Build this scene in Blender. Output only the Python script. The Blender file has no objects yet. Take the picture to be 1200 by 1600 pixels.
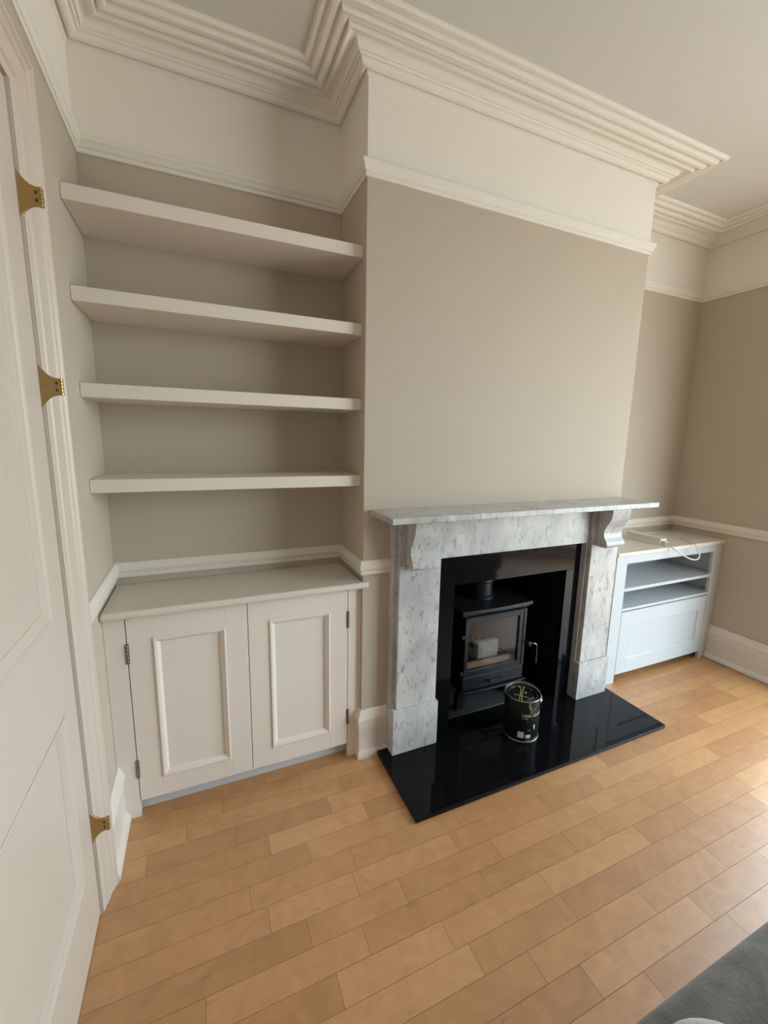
import bpy, bmesh, math, random
from mathutils import Matrix, Vector
random.seed(7)
scene = bpy.context.scene
COL = scene.collection

# ------------------------------------------------------------------ camera
cam_data = bpy.data.cameras.new('camera')
cam = bpy.data.objects.new('camera', cam_data); COL.objects.link(cam)
cam_data.sensor_fit = 'HORIZONTAL'; cam_data.sensor_width = 36.0
cam_data.lens = 36.0 * 658.03 / 1200.0
cam_data.clip_start = 0.02
RIGHT = Vector((0.91817707, -0.39570699, 0.01915321))
DOWN = Vector((-0.04988562, -0.16344246, -0.98529081))
FWD = Vector((0.39301691, 0.90371596, -0.1698092))
mw = Matrix.Identity(4)
for i in range(3):
    mw[i][0] = RIGHT[i]; mw[i][1] = -DOWN[i]; mw[i][2] = -FWD[i]
mw[0][3], mw[1][3], mw[2][3] = -0.5848, -1.5467, 1.3782
cam.matrix_world = mw
scene.camera = cam

# ------------------------------------------------------------------ world: bright overcast sky, duller ground below the horizon
SKY = 33.0
world = bpy.data.worlds.new('World'); scene.world = world; world.use_nodes = True
wn = world.node_tree.nodes; wl = world.node_tree.links; wn.clear()
w_out = wn.new('ShaderNodeOutputWorld'); w_bg = wn.new('ShaderNodeBackground')
w_tc = wn.new('ShaderNodeTexCoord'); w_sep = wn.new('ShaderNodeSeparateXYZ'); w_ramp = wn.new('ShaderNodeValToRGB')
wl.new(w_tc.outputs['Generated'], w_sep.inputs[0]); wl.new(w_sep.outputs['Z'], w_ramp.inputs[0])
w_ramp.color_ramp.elements[0].position = 0.0; w_ramp.color_ramp.elements[0].color = (0.42, 0.42, 0.40, 1)
w_ramp.color_ramp.elements[1].position = 0.03; w_ramp.color_ramp.elements[1].color = (0.77, 0.895, 1.0, 1)
wl.new(w_ramp.outputs[0], w_bg.inputs[0]); w_bg.inputs[1].default_value = SKY
wl.new(w_bg.outputs[0], w_out.inputs[0])

# ------------------------------------------------------------------ exposure
vs = scene.view_settings
vs.view_transform = 'Standard'; vs.look = 'None'; vs.gamma = 1.0; vs.use_curve_mapping = False
vs.exposure = -0.94
scene.cycles.use_denoising = True
scene.cycles.max_bounces = 12; scene.cycles.diffuse_bounces = 8; scene.cycles.glossy_bounces = 6
scene.cycles.transparent_max_bounces = 12
scene.cycles.sample_clamp_indirect = 6.0

# ------------------------------------------------------------------ main dimensions (metres; floor z = 0, chimney face y = 0)
W = 1.4643; L = -0.9123; R = 2.4357; D = 0.289; DR = 0.319
H = 2.655; YB = -3.7; ZR = 2.286
# bay window bulging out of the right-hand wall (out of the frame): plan points of its three facets
BAY = [(R, -2.80), (R + 1.40, -2.00), (R + 1.40, -1.55), (R, -0.56)]
WIN_Z0, WIN_Z1 = 0.12, 2.42

# daylight portals in the window openings (no light of their own: they guide the sky's rays)
for (xa, ya), (xb, yb) in zip(BAY[:-1], BAY[1:]):
    pl = bpy.data.lights.new('window_portal', 'AREA'); pl.shape = 'RECTANGLE'
    ln = math.hypot(xb - xa, yb - ya); pl.size = ln; pl.size_y = WIN_Z1 - WIN_Z0
    pl.cycles.is_portal = True
    po = bpy.data.objects.new('window_portal', pl); COL.objects.link(po)
    u = Vector(((xb - xa) / ln, (yb - ya) / ln, 0)); nin = Vector((-u.y, u.x, 0))       # into the room
    m = Matrix.Identity(4); zax = -nin; xax = u; yax = zax.cross(xax)
    for i in range(3): m[i][0] = xax[i]; m[i][1] = yax[i]; m[i][2] = zax[i]
    m[0][3] = (xa + xb) / 2 - nin.x * 0.09; m[1][3] = (ya + yb) / 2 - nin.y * 0.09; m[2][3] = (WIN_Z0 + WIN_Z1) / 2
    po.matrix_world = m

# ------------------------------------------------------------------ helpers
ORG = {}
def tag(o, label=None, cat=None, group=None, kind=None):
    if label: o['label'] = label
    if cat: o['category'] = cat
    if group: o['group'] = group
    if kind: o['kind'] = kind
    return o
def thing(name, loc, label, cat, group=None):
    o = bpy.data.objects.new(name, None); COL.objects.link(o)
    o.location = loc; o.empty_display_size = 0.05; ORG[o] = Vector(loc)
    return tag(o, label, cat, group)

class G:
    """collects shapes (in room coordinates) for ONE mesh object"""
    def __init__(self): self.bm = bmesh.new()
    def _merge(self, b, mat=0):
        for f in b.faces: f.material_index = mat
        me = bpy.data.meshes.new('t'); b.to_mesh(me); b.free(); self.bm.from_mesh(me); bpy.data.meshes.remove(me)
        return self
    def box(self, x0, x1, y0, y1, z0, z1, bev=0.0, seg=1, mat=0):
        b = bmesh.new(); bmesh.ops.create_cube(b, size=1.0)
        for v in b.verts:
            v.co = ((x0 + x1) / 2 + v.co.x * (x1 - x0), (y0 + y1) / 2 + v.co.y * (y1 - y0), (z0 + z1) / 2 + v.co.z * (z1 - z0))
        if bev: bmesh.ops.bevel(b, geom=list(b.edges), offset=bev, segments=seg, affect='EDGES', profile=0.5, clamp_overlap=True)
        return self._merge(b, mat)
    def prism(self, poly, axis, a0, a1, bev=0.0, seg=1, mat=0):
        """poly of 2D points extruded along axis: 'x'->(y,z) 'y'->(x,z) 'z'->(x,y)"""
        b = bmesh.new()
        def mk(p, a):
            return {'x': (a, p[0], p[1]), 'y': (p[0], a, p[1]), 'z': (p[0], p[1], a)}[axis]
        v0 = [b.verts.new(mk(p, a0)) for p in poly]; v1 = [b.verts.new(mk(p, a1)) for p in poly]
        b.faces.new(v0); b.faces.new(list(reversed(v1)))
        n = len(poly)
        for i in range(n): b.faces.new((v0[i], v1[i], v1[(i + 1) % n], v0[(i + 1) % n]))
        bmesh.ops.recalc_face_normals(b, faces=list(b.faces))
        if bev:
            es = [e for e in b.edges if len(e.link_faces) == 2 and e.calc_face_angle(0) > 0.6]
            bmesh.ops.bevel(b, geom=es, offset=bev, segments=seg, affect='EDGES', profile=0.5, clamp_overlap=True)
        return self._merge(b, mat)
    def sweep(self, path, prof, closed=False, tf=None, mat=0):
        """profile [(p, c)] swept along a plane polyline; p is measured to the RIGHT of travel, mitred corners"""
        b = bmesh.new(); n = len(path); rings = []
        for i in range(n):
            pt = Vector(path[i])
            def nrm(a, c):
                d = (Vector(c) - Vector(a)).normalized(); return Vector((d.y, -d.x))
            if closed or 0 < i < n - 1:
                n1 = nrm(path[i - 1], path[i]); n2 = nrm(path[i], path[(i + 1) % n])
                m = (n1 + n2) / (1 + n1.dot(n2))
            elif i == 0: m = nrm(path[0], path[1])
            else: m = nrm(path[-2], path[-1])
            ring = []
            for p, c in prof:
                q = pt + m * p; co = (q.x, q.y, c)
                ring.append(b.verts.new(tf(*co) if tf else co))
            rings.append(ring)
        k = len(prof)
        for i in range(n if closed else n - 1):
            r0, r1 = rings[i], rings[(i + 1) % n]
            for j in range(k): b.faces.new((r0[j], r1[j], r1[(j + 1) % k], r0[(j + 1) % k]))
        if not closed: b.faces.new(rings[0]); b.faces.new(list(reversed(rings[-1])))
        bmesh.ops.recalc_face_normals(b, faces=list(b.faces))
        return self._merge(b, mat)
    def tube(self, pts, r, seg=8, mat=0, caps=True):
        b = bmesh.new(); P = [Vector(p) for p in pts]; rings = []; n = len(P); up = None
        for i in range(n):
            d = (P[min(i + 1, n - 1)] - P[max(i - 1, 0)]).normalized()
            if up is None: up = Vector((0, 0, 1)) if abs(d.z) < 0.9 else Vector((1, 0, 0))
            x = d.cross(up).normalized(); y = x.cross(d).normalized(); up = y
            rr = r[i] if isinstance(r, (list, tuple)) else r
            rings.append([b.verts.new(P[i] + (x * math.cos(t) + y * math.sin(t)) * rr) for t in [2 * math.pi * j / seg for j in range(seg)]])
        for i in range(n - 1):
            for j in range(seg): b.faces.new((rings[i][j], rings[i][(j + 1) % seg], rings[i + 1][(j + 1) % seg], rings[i + 1][j]))
        if caps: b.faces.new(list(reversed(rings[0]))); b.faces.new(rings[-1])
        bmesh.ops.recalc_face_normals(b, faces=list(b.faces))
        return self._merge(b, mat)
    def lathe(self, prof, c, seg=32, axis='z', mat=0, closed=False):
        b = bmesh.new(); rings = []
        for r, h in prof:
            ring = []
            for j in range(seg):
                t = 2 * math.pi * j / seg; a, d = r * math.cos(t), r * math.sin(t)
                co = {'z': (c[0] + a, c[1] + d, c[2] + h), 'y': (c[0] + a, c[1] + h, c[2] + d), 'x': (c[0] + h, c[1] + a, c[2] + d)}[axis]
                ring.append(b.verts.new(co))
            rings.append(ring)
        m = len(rings)
        for i in range(m if closed else m - 1):
            for j in range(seg): b.faces.new((rings[i][j], rings[i][(j + 1) % seg], rings[(i + 1) % m][(j + 1) % seg], rings[(i + 1) % m][j]))
        if not closed: b.faces.new(list(reversed(rings[0]))); b.faces.new(rings[-1])
        bmesh.ops.recalc_face_normals(b, faces=list(b.faces))
        return self._merge(b, mat)
    def quads(self, faces, mat=0):
        b = bmesh.new()
        for f in faces: b.faces.new([b.verts.new(p) for p in f])
        bmesh.ops.remove_doubles(b, verts=list(b.verts), dist=1e-5)
        return self._merge(b, mat)
    def out(self, name, mats, parent=None, smooth=35, base=None, wn=False):
        me = bpy.data.meshes.new(name)
        bm = self.bm
        if parent is not None: T = ORG[parent]
        elif base is not None: T = Vector(base)
        else:
            xs = [v.co for v in bm.verts]
            T = Vector(((min(c.x for c in xs) + max(c.x for c in xs)) / 2, (min(c.y for c in xs) + max(c.y for c in xs)) / 2, min(c.z for c in xs)))
        for v in bm.verts: v.co -= T
        bm.to_mesh(me); bm.free()
        for m in (mats if isinstance(mats, (list, tuple)) else [mats]): me.materials.append(m)
        if smooth:
            for p in me.polygons: p.use_smooth = True
            me.set_sharp_from_angle(angle=math.radians(smooth))
        o = bpy.data.objects.new(name, me); COL.objects.link(o)
        if wn: m_ = o.modifiers.new('weighted_normals', 'WEIGHTED_NORMAL'); m_.keep_sharp = True; m_.weight = 100
        if parent is not None: o.parent = parent; ORG[o] = T
        else: o.location = T; ORG[o] = T
        return o

def bez(pts, n=14):
    """Catmull-Rom through points"""
    P = [Vector(p) for p in pts]; out = []
    for i in range(len(P) - 1):
        p0, p1, p2, p3 = P[max(i - 1, 0)], P[i], P[i + 1], P[min(i + 2, len(P) - 1)]
        for k in range(n):
            t = k / n
            out.append(0.5 * ((2 * p1) + (p2 - p0) * t + (2 * p0 - 5 * p1 + 4 * p2 - p3) * t * t + (3 * p1 - p0 - 3 * p2 + p3) * t ** 3))
    out.append(P[-1]); return out

# ------------------------------------------------------------------ materials
def newmat(name):
    m = bpy.data.materials.new(name); m.use_nodes = True
    return m, m.node_tree.nodes, m.node_tree.links, m.node_tree.nodes['Principled BSDF']
def paint(name, col, rough=0.5, bump=0.0, scale=180.0, var=0.02, spec=0.5):
    m, n, l, p = newmat(name)
    p.inputs['Roughness'].default_value = rough; p.inputs['Specular IOR Level'].default_value = spec
    g = n.new('ShaderNodeNewGeometry'); t = n.new('ShaderNodeTexNoise'); t.inputs['Scale'].default_value = 3.0
    l.new(g.outputs['Position'], t.inputs['Vector'])
    mx = n.new('ShaderNodeMix'); mx.data_type = 'RGBA'
    mx.inputs['A'].default_value = (*[c * (1 - var) for c in col], 1); mx.inputs['B'].default_value = (*[min(1, c * (1 + var)) for c in col], 1)
    l.new(t.outputs['Fac'], mx.inputs['Factor']); l.new(mx.outputs['Result'], p.inputs['Base Color'])
    if bump:
        t2 = n.new('ShaderNodeTexNoise'); t2.inputs['Scale'].default_value = scale; t2.inputs['Detail'].default_value = 4
        l.new(g.outputs['Position'], t2.inputs['Vector'])
        b = n.new('ShaderNodeBump'); b.inputs['Strength'].default_value = bump; b.inputs['Distance'].default_value = 0.002
        l.new(t2.outputs['Fac'], b.inputs['Height']); l.new(b.outputs['Normal'], p.inputs['Normal'])
    return m
M_WALL = paint('beige_wall_paint', (0.505, 0.44, 0.36), 0.75, 0.12, 220, 0.015, 0.3)
M_UPPER = paint('off_white_wall_paint', (0.82, 0.78, 0.72), 0.8, 0.12, 220, 0.015, 0.3)
M_FRONT = paint('dark_unseen_wall_paint', (0.13, 0.125, 0.12), 0.8, 0.1, 200, 0.02, 0.3)  # unseen wall coloured dark to lower ambient light and slip reflections
M_CEIL = paint('ceiling_paint', (0.67, 0.655, 0.625), 0.85, 0.1, 150, 0.015, 0.2)
M_PLASTER = paint('cornice_plaster_paint', (0.80, 0.765, 0.705), 0.75, 0.25, 120, 0.02, 0.3)
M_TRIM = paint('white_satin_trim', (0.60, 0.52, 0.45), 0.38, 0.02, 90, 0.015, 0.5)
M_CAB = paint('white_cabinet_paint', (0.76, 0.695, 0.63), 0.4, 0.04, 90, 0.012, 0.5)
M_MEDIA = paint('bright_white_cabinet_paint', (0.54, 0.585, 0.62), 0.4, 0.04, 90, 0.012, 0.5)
M_KICK = paint('grey_kickboard_paint', (0.55, 0.555, 0.565), 0.6)  # plain grey, cooler and darker than the cupboard doors
M_DADO = paint('white_rail_paint', (0.75, 0.69, 0.62), 0.42, 0.04, 90, 0.012, 0.5)
M_TOP = paint('grey_white_worktop_paint', (0.68, 0.635, 0.565), 0.28, 0.03, 60, 0.015, 0.5)
M_BLACK_IN = paint('soot_black_lining', (0.006, 0.006, 0.006), 0.9, 0.4, 60, 0.3, 0.2)
M_STOVE = paint('charcoal_stove_paint', (0.0075, 0.0082, 0.0105), 0.45, 0.15, 300, 0.1, 0.4)
M_PLASTIC = paint('white_plastic', (0.70, 0.68, 0.61), 0.35, 0, 1, 0.01)
M_GREYGASKET = paint('grey_plastic', (0.35, 0.35, 0.34), 0.5)
M_SLATE = paint('dusty_slate', (0.045, 0.05, 0.055), 0.45, 0.6, 40, 0.5, 0.5)
M_FIREBRICK = paint('sooty_firebrick', (0.27, 0.205, 0.16), 0.9, 0.5, 50, 0.25, 0.2)
M_GRATE = paint('cast_iron_grate', (0.03, 0.03, 0.03), 0.6)
M_PAPER = paint('white_sticker', (0.62, 0.60, 0.56), 0.6, 0, 1, 0.05)
M_TEXT = paint('cream_print', (0.60, 0.58, 0.52), 0.6)
M_PAINTDRIP = paint('olive_paint_drips', (0.30, 0.33, 0.13), 0.5, 0, 1, 0.2)
def metal(name, col, rough):
    m, n, l, p = newmat(name)
    p.inputs['Base Color'].default_value = (*col, 1); p.inputs['Metallic'].default_value = 1; 
    g = n.new('ShaderNodeNewGeometry'); t = n.new('ShaderNodeTexNoise'); t.inputs['Scale'].default_value = 40
    l.new(g.outputs['Position'], t.inputs['Vector'])
    r = n.new('ShaderNodeMapRange'); r.inputs['To Min'].default_value = rough * 0.8; r.inputs['To Max'].default_value = rough * 1.25
    l.new(t.outputs['Fac'], r.inputs['Value']); l.new(r.outputs['Result'], p.inputs['Roughness'])
    return m
M_BRASS = metal('aged_brass', (0.44, 0.30, 0.125), 0.38)
M_BRONZE = metal('dark_bronze', (0.30, 0.22, 0.15), 0.45)
M_STEEL = metal('tin_rim_steel', (0.36, 0.355, 0.33), 0.35)

def granite():
    m, n, l, p = newmat('polished_black_granite')
    g = n.new('ShaderNodeNewGeometry'); t = n.new('ShaderNodeTexNoise'); t.inputs['Scale'].default_value = 420; t.inputs['Detail'].default_value = 2
    l.new(g.outputs['Position'], t.inputs['Vector'])
    r = n.new('ShaderNodeValToRGB'); r.color_ramp.elements[0].position = 0.62; r.color_ramp.elements[0].color = (0.0045, 0.0048, 0.006, 1)
    r.color_ramp.elements[1].position = 0.78; r.color_ramp.elements[1].color = (0.014, 0.015, 0.018, 1)
    l.new(t.outputs['Fac'], r.inputs[0]); l.new(r.outputs[0], p.inputs['Base Color'])
    p.inputs['Roughness'].default_value = 0.06; p.inputs['Specular IOR Level'].default_value = 0.17
    return m
M_GRANITE = granite()

def marble():
    m, n, l, p = newmat('grey_white_marble')
    g = n.new('ShaderNodeNewGeometry')
    mp = n.new('ShaderNodeMapping'); mp.inputs['Scale'].default_value = (1.0, 1.0, 0.45); mp.inputs['Rotation'].default_value = (0.15, 0.22, 0.2)
    l.new(g.outputs['Position'], mp.inputs['Vector'])
    cloud = n.new('ShaderNodeTexNoise'); cloud.inputs['Scale'].default_value = 9; cloud.inputs['Detail'].default_value = 5; cloud.inputs['Distortion'].default_value = 0.6
    fleck = n.new('ShaderNodeTexNoise'); fleck.inputs['Scale'].default_value = 62; fleck.inputs['Detail'].default_value = 5; fleck.inputs['Distortion'].default_value = 0.7
    vein = n.new('ShaderNodeTexNoise'); vein.inputs['Scale'].default_value = 4.5; vein.inputs['Detail'].default_value = 8; vein.inputs['Distortion'].default_value = 1.6
    for t in (cloud, fleck, vein): l.new(mp.outputs['Vector'], t.inputs['Vector'])
    c1 = n.new('ShaderNodeValToRGB'); c1.color_ramp.elements[0].position = 0.30; c1.color_ramp.elements[0].color = (0.37, 0.375, 0.38, 1)
    c1.color_ramp.elements[1].position = 0.66; c1.color_ramp.elements[1].color = (0.58, 0.575, 0.56, 1)
    l.new(cloud.outputs['Fac'], c1.inputs[0])
    c2 = n.new('ShaderNodeValToRGB'); c2.color_ramp.elements[0].position = 0.55; c2.color_ramp.elements[0].color = (0, 0, 0, 1)
    c2.color_ramp.elements[1].position = 0.68; c2.color_ramp.elements[1].color = (1, 1, 1, 1)
    l.new(fleck.outputs['Fac'], c2.inputs[0])
    c3 = n.new('ShaderNodeValToRGB'); e = c3.color_ramp.elements
    e[0].position = 0.485; e[0].color = (0, 0, 0, 1); e[1].position = 0.5; e[1].color = (1, 1, 1, 1)
    x = c3.color_ramp.elements.new(0.515); x.color = (0, 0, 0, 1)
    l.new(vein.outputs['Fac'], c3.inputs[0])
    m1 = n.new('ShaderNodeMix'); m1.data_type = 'RGBA'; m1.inputs['B'].default_value = (0.17, 0.175, 0.185, 1)
    f1 = n.new('ShaderNodeMath'); f1.operation = 'MULTIPLY'; f1.inputs[1].default_value = 0.62
    l.new(c2.outputs[0], f1.inputs[0]); l.new(f1.outputs[0], m1.inputs['Factor']); l.new(c1.outputs[0], m1.inputs['A'])
    m2 = n.new('ShaderNodeMix'); m2.data_type = 'RGBA'; m2.inputs['B'].default_value = (0.33, 0.34, 0.35, 1)
    f2 = n.new('ShaderNodeMath'); f2.operation = 'MULTIPLY'; f2.inputs[1].default_value = 0.18
    l.new(c3.outputs[0], f2.inputs[0]); l.new(f2.outputs[0], m2.inputs['Factor']); l.new(m1.outputs['Result'], m2.inputs['A'])
    l.new(m2.outputs['Result'], p.inputs['Base Color'])
    p.inputs['Roughness'].default_value = 0.3; p.inputs['Specular IOR Level'].default_value = 0.5
    return m
M_MARBLE = marble()

def wood():
    m, n, l, p = newmat('maple_floor_planks')
    g = n.new('ShaderNodeNewGeometry'); oi = n.new('ShaderNodeObjectInfo')
    off = n.new('ShaderNodeVectorMath'); off.operation = 'SCALE'; off.inputs[0].default_value = (13.0, 7.0, 5.0)
    l.new(oi.outputs['Random'], off.inputs['Scale'])
    add = n.new('ShaderNodeVectorMath'); add.operation = 'ADD'
    l.new(g.outputs['Position'], add.inputs[0]); l.new(off.outputs[0], add.inputs[1])
    mp = n.new('ShaderNodeMapping'); mp.inputs['Scale'].default_value = (1.0, 9.0, 9.0); l.new(add.outputs[0], mp.inputs['Vector'])
    grain = n.new('ShaderNodeTexNoise'); grain.inputs['Scale'].default_value = 9; grain.inputs['Detail'].default_value = 7; grain.inputs['Distortion'].default_value = 0.8
    l.new(mp.outputs[0], grain.inputs['Vector'])
    cloud = n.new('ShaderNodeTexNoise'); cloud.inputs['Scale'].default_value = 11; cloud.inputs['Detail'].default_value = 5; cloud.inputs['Distortion'].default_value = 1.4
    l.new(add.outputs[0], cloud.inputs['Vector'])
    r = n.new('ShaderNodeValToRGB'); e = r.color_ramp.elements
    e[0].position = 0.0; e[0].color = (0.375, 0.172, 0.060, 1); e[1].position = 1.0; e[1].color = (0.64, 0.357, 0.155, 1)
    x = e.new(0.5); x.color = (0.515, 0.262, 0.102, 1)
    # tone = per-plank random blended with cloud and grain
    a = n.new('ShaderNodeMath'); a.operation = 'MULTIPLY'; a.inputs[1].default_value = 0.52; l.new(oi.outputs['Random'], a.inputs[0])
    b = n.new('ShaderNodeMath'); b.operation = 'MULTIPLY_ADD'; b.inputs[1].default_value = 0.80; l.new(cloud.outputs['Fac'], b.inputs[0]); l.new(a.outputs[0], b.inputs[2])
    c = n.new('ShaderNodeMath'); c.operation = 'MULTIPLY_ADD'; c.inputs[1].default_value = 0.40; l.new(grain.outputs['Fac'], c.inputs[0]); l.new(b.outputs[0], c.inputs[2])
    d = n.new('ShaderNodeMath'); d.operation = 'SUBTRACT'; d.inputs[1].default_value = 0.38; l.new(c.outputs[0], d.inputs[0])
    l.new(d.outputs[0], r.inputs[0])
    knot = n.new('ShaderNodeTexNoise'); knot.inputs['Scale'].default_value = 16; knot.inputs['Detail'].default_value = 2
    mp2 = n.new('ShaderNodeMapping'); mp2.inputs['Scale'].default_value = (0.8, 2.6, 1); l.new(add.outputs[0], mp2.inputs['Vector']); l.new(mp2.outputs[0], knot.inputs['Vector'])
    kr = n.new('ShaderNodeValToRGB'); kr.color_ramp.elements[0].position = 0.68; kr.color_ramp.elements[0].color = (0, 0, 0, 1); kr.color_ramp.elements[1].position = 0.80; kr.color_ramp.elements[1].color = (0.55, 0.55, 0.55, 1)
    l.new(knot.outputs['Fac'], kr.inputs[0])
    mx = n.new('ShaderNodeMix'); mx.data_type = 'RGBA'; mx.inputs['B'].default_value = (0.22, 0.12, 0.06, 1)
    l.new(kr.outputs[0], mx.inputs['Factor']); l.new(r.outputs[0], mx.inputs['A']); l.new(mx.outputs['Result'], p.inputs['Base Color'])
    rr = n.new('ShaderNodeMapRange'); rr.inputs['To Min'].default_value = 0.36; rr.inputs['To Max'].default_value = 0.50
    l.new(cloud.outputs['Fac'], rr.inputs['Value']); l.new(rr.outputs['Result'], p.inputs['Roughness'])
    p.inputs['Specular IOR Level'].default_value = 0.9; p.inputs['Coat Weight'].default_value = 0.6; p.inputs['Coat Roughness'].default_value = 0.46
    bp = n.new('ShaderNodeBump'); bp.inputs['Strength'].default_value = 0.06; bp.inputs['Distance'].default_value = 0.002
    l.new(grain.outputs['Fac'], bp.inputs['Height']); l.new(bp.outputs['Normal'], p.inputs['Normal'])
    return m
M_WOOD = wood()
M_SUBFLOOR = paint('dark_joint', (0.235, 0.125, 0.055), 0.95, 0, 1, 0.5, 0.1)

def glass(name, tint=(1, 1, 1), refl=0.08):
    m, n, l, p = newmat(name); n.remove(p)
    o = n['Material Output']; t = n.new('ShaderNodeBsdfTransparent'); t.inputs[0].default_value = (*tint, 1)
    s = n.new('ShaderNodeBsdfGlossy'); s.inputs['Roughness'].default_value = 0.02
    lw = n.new('ShaderNodeLayerWeight'); lw.inputs['Blend'].default_value = 0.5
    pw = n.new('ShaderNodeMath'); pw.operation = 'POWER'; pw.inputs[1].default_value = 4.0; l.new(lw.outputs['Facing'], pw.inputs[0])
    fr = n.new('ShaderNodeMath'); fr.operation = 'MULTIPLY_ADD'; fr.inputs[1].default_value = 0.6; fr.inputs[2].default_value = refl / 2; l.new(pw.outputs[0], fr.inputs[0])
    mx = n.new('ShaderNodeMixShader'); l.new(fr.outputs[0], mx.inputs[0]); l.new(t.outputs[0], mx.inputs[1]); l.new(s.outputs[0], mx.inputs[2]); l.new(mx.outputs[0], o.inputs[0])
    return m
M_GLASS = glass('window_glass', (0.96, 0.98, 0.97))
M_STOVEGLASS = glass('stove_glass', (0.86, 0.83, 0.80))

def velvet(name, c0, c1, sc):
    m, n, l, p = newmat(name)
    g = n.new('ShaderNodeNewGeometry'); t = n.new('ShaderNodeTexNoise'); t.inputs['Scale'].default_value = sc; t.inputs['Detail'].default_value = 6; t.inputs['Distortion'].default_value = 1.0
    l.new(g.outputs['Position'], t.inputs['Vector'])
    r = n.new('ShaderNodeValToRGB'); r.color_ramp.elements[0].position = 0.35; r.color_ramp.elements[0].color = (*c0, 1); r.color_ramp.elements[1].position = 0.68; r.color_ramp.elements[1].color = (*c1, 1)
    l.new(t.outputs['Fac'], r.inputs[0]); l.new(r.outputs[0], p.inputs['Base Color'])
    p.inputs['Roughness'].default_value = 0.85; p.inputs['Sheen Weight'].default_value = 0.25; p.inputs['Sheen Roughness'].default_value = 0.5
    b = n.new('ShaderNodeBump'); b.inputs['Strength'].default_value = 0.22; b.inputs['Distance'].default_value = 0.004
    t2 = n.new('ShaderNodeTexNoise'); t2.inputs['Scale'].default_value = 140; l.new(g.outputs['Position'], t2.inputs['Vector'])
    l.new(t2.outputs['Fac'], b.inputs['Height']); l.new(b.outputs['Normal'], p.inputs['Normal'])
    return m
M_VELVET = velvet('grey_velvet', (0.078, 0.072, 0.060), (0.145, 0.137, 0.118), 14)
M_CUSHION = velvet('pale_grey_fabric', (0.30, 0.29, 0.27), (0.40, 0.39, 0.37), 30)
M_TINBODY = paint('dark_green_tin', (0.005, 0.009, 0.008), 0.38, 0, 1, 0.2, 0.3)
M_GREENBAND = paint('green_label', (0.03, 0.09, 0.06), 0.5)

# ================================================================== SETTING
# ---- floor: dark base with one plank object per strip
fl = G().box(L - 0.3, R + 0.3, YB - 0.2, 0.75, -0.08, -0.006).out('floor', M_SUBFLOOR, base=(0, 0, 0))
tag(fl, 'light maple strip floor laid across the whole room', 'floor', kind='structure')
PW = 0.0775; PY0 = -0.001
KNOWN = {-1: [-0.41], 0: [-0.574], 1: [-0.695, -0.132], 2: [-0.812, -0.537, -0.201, 1.748], 3: [-0.435, -0.08], 4: [-0.318, 1.766],
         6: [-0.469, -0.204, 0.16, 0.578, 0.852, 1.406, 1.736], 7: [-0.37, -0.074, 0.281, 0.726, 1.185], 8: [-0.228, 0.177, 0.537, 1.381, 1.681],
         9: [-0.327, 0.355, 0.80, 1.073], 10: [0.031, 0.963], 11: [0.171], 12: [0.28, 0.735]}
XF0, XF1 = L - 0.02, R - 0.002
def joints(k):
    ks = sorted(KNOWN.get(k, [])); rng = random.Random(100 + k); xs = [XF0]; marks = ks + [XF1]
    for mk in marks:
        gap = mk - xs[-1]
        while gap > 0.62:
            step = rng.uniform(0.27, 0.44)
            if gap - step < 0.22: step = gap / 2
            xs.append(xs[-1] + step); gap = mk - xs[-1]
        xs.append(mk)
    return xs
n_pl = 0; rest = G()
def plank_mesh(g, xa, xb, ya, yb, dz=0.0):
    e = 0.00012; c = 0.00034
    b = bmesh.new()
    lo = [(xa + e, ya + e), (xb - e, ya + e), (xb - e, yb - e), (xa + e, yb - e)]
    hi = [(xa + e + c, ya + e + c), (xb - e - c, ya + e + c), (xb - e - c, yb - e - c), (xa + e + c, yb - e - c)]
    v0 = [b.verts.new((x, y, -0.006)) for x, y in lo]; v1 = [b.verts.new((x, y, -0.0005 + dz)) for x, y in lo]; v2 = [b.verts.new((x, y, dz)) for x, y in hi]
    for i in range(4):
        j = (i + 1) % 4
        b.faces.new((v0[i], v0[j], v1[j], v1[i])); b.faces.new((v1[i], v1[j], v2[j], v2[i]))
    b.faces.new(v2)
    me = bpy.data.meshes.new('t')
    for f in b.faces: f.material_index = 0 if min(v.co.z for v in f.verts) > dz - 1e-6 else 1
    b.to_mesh(me); b.free(); g.bm.from_mesh(me); bpy.data.meshes.remove(me)
for k in range(-4, 45):
    y1 = PY0 - PW * k; y0 = y1 - PW
    if y0 < YB: break
    js = joints(k)
    for a, b_ in zip(js[:-1], js[1:]):
        if b_ - a < 0.03: continue
        if k < -1 and b_ < W: continue
        if k <= -1 and b_ > 0.0 and a < W and k < -1: continue
        if 0.10 < a and b_ < 1.40 and y1 <= 0.001 and y0 > -0.385: continue      # wholly under the hearth
        if k < 22 and n_pl < 300:
            g = G(); plank_mesh(g, a, b_, y0, y1)
            o = g.out('plank', [M_WOOD, M_SUBFLOOR], fl, smooth=0)
            c = Vector(((a + b_) / 2, (y0 + y1) / 2, 0))
            for v in o.data.vertices: v.co -= c
            o.location = c; n_pl += 1
        else: plank_mesh(rest, a, b_, y0, y1)
o = rest.out('plank_field', [M_WOOD, M_SUBFLOOR], fl, smooth=0); o['kind'] = 'stuff'

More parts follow.
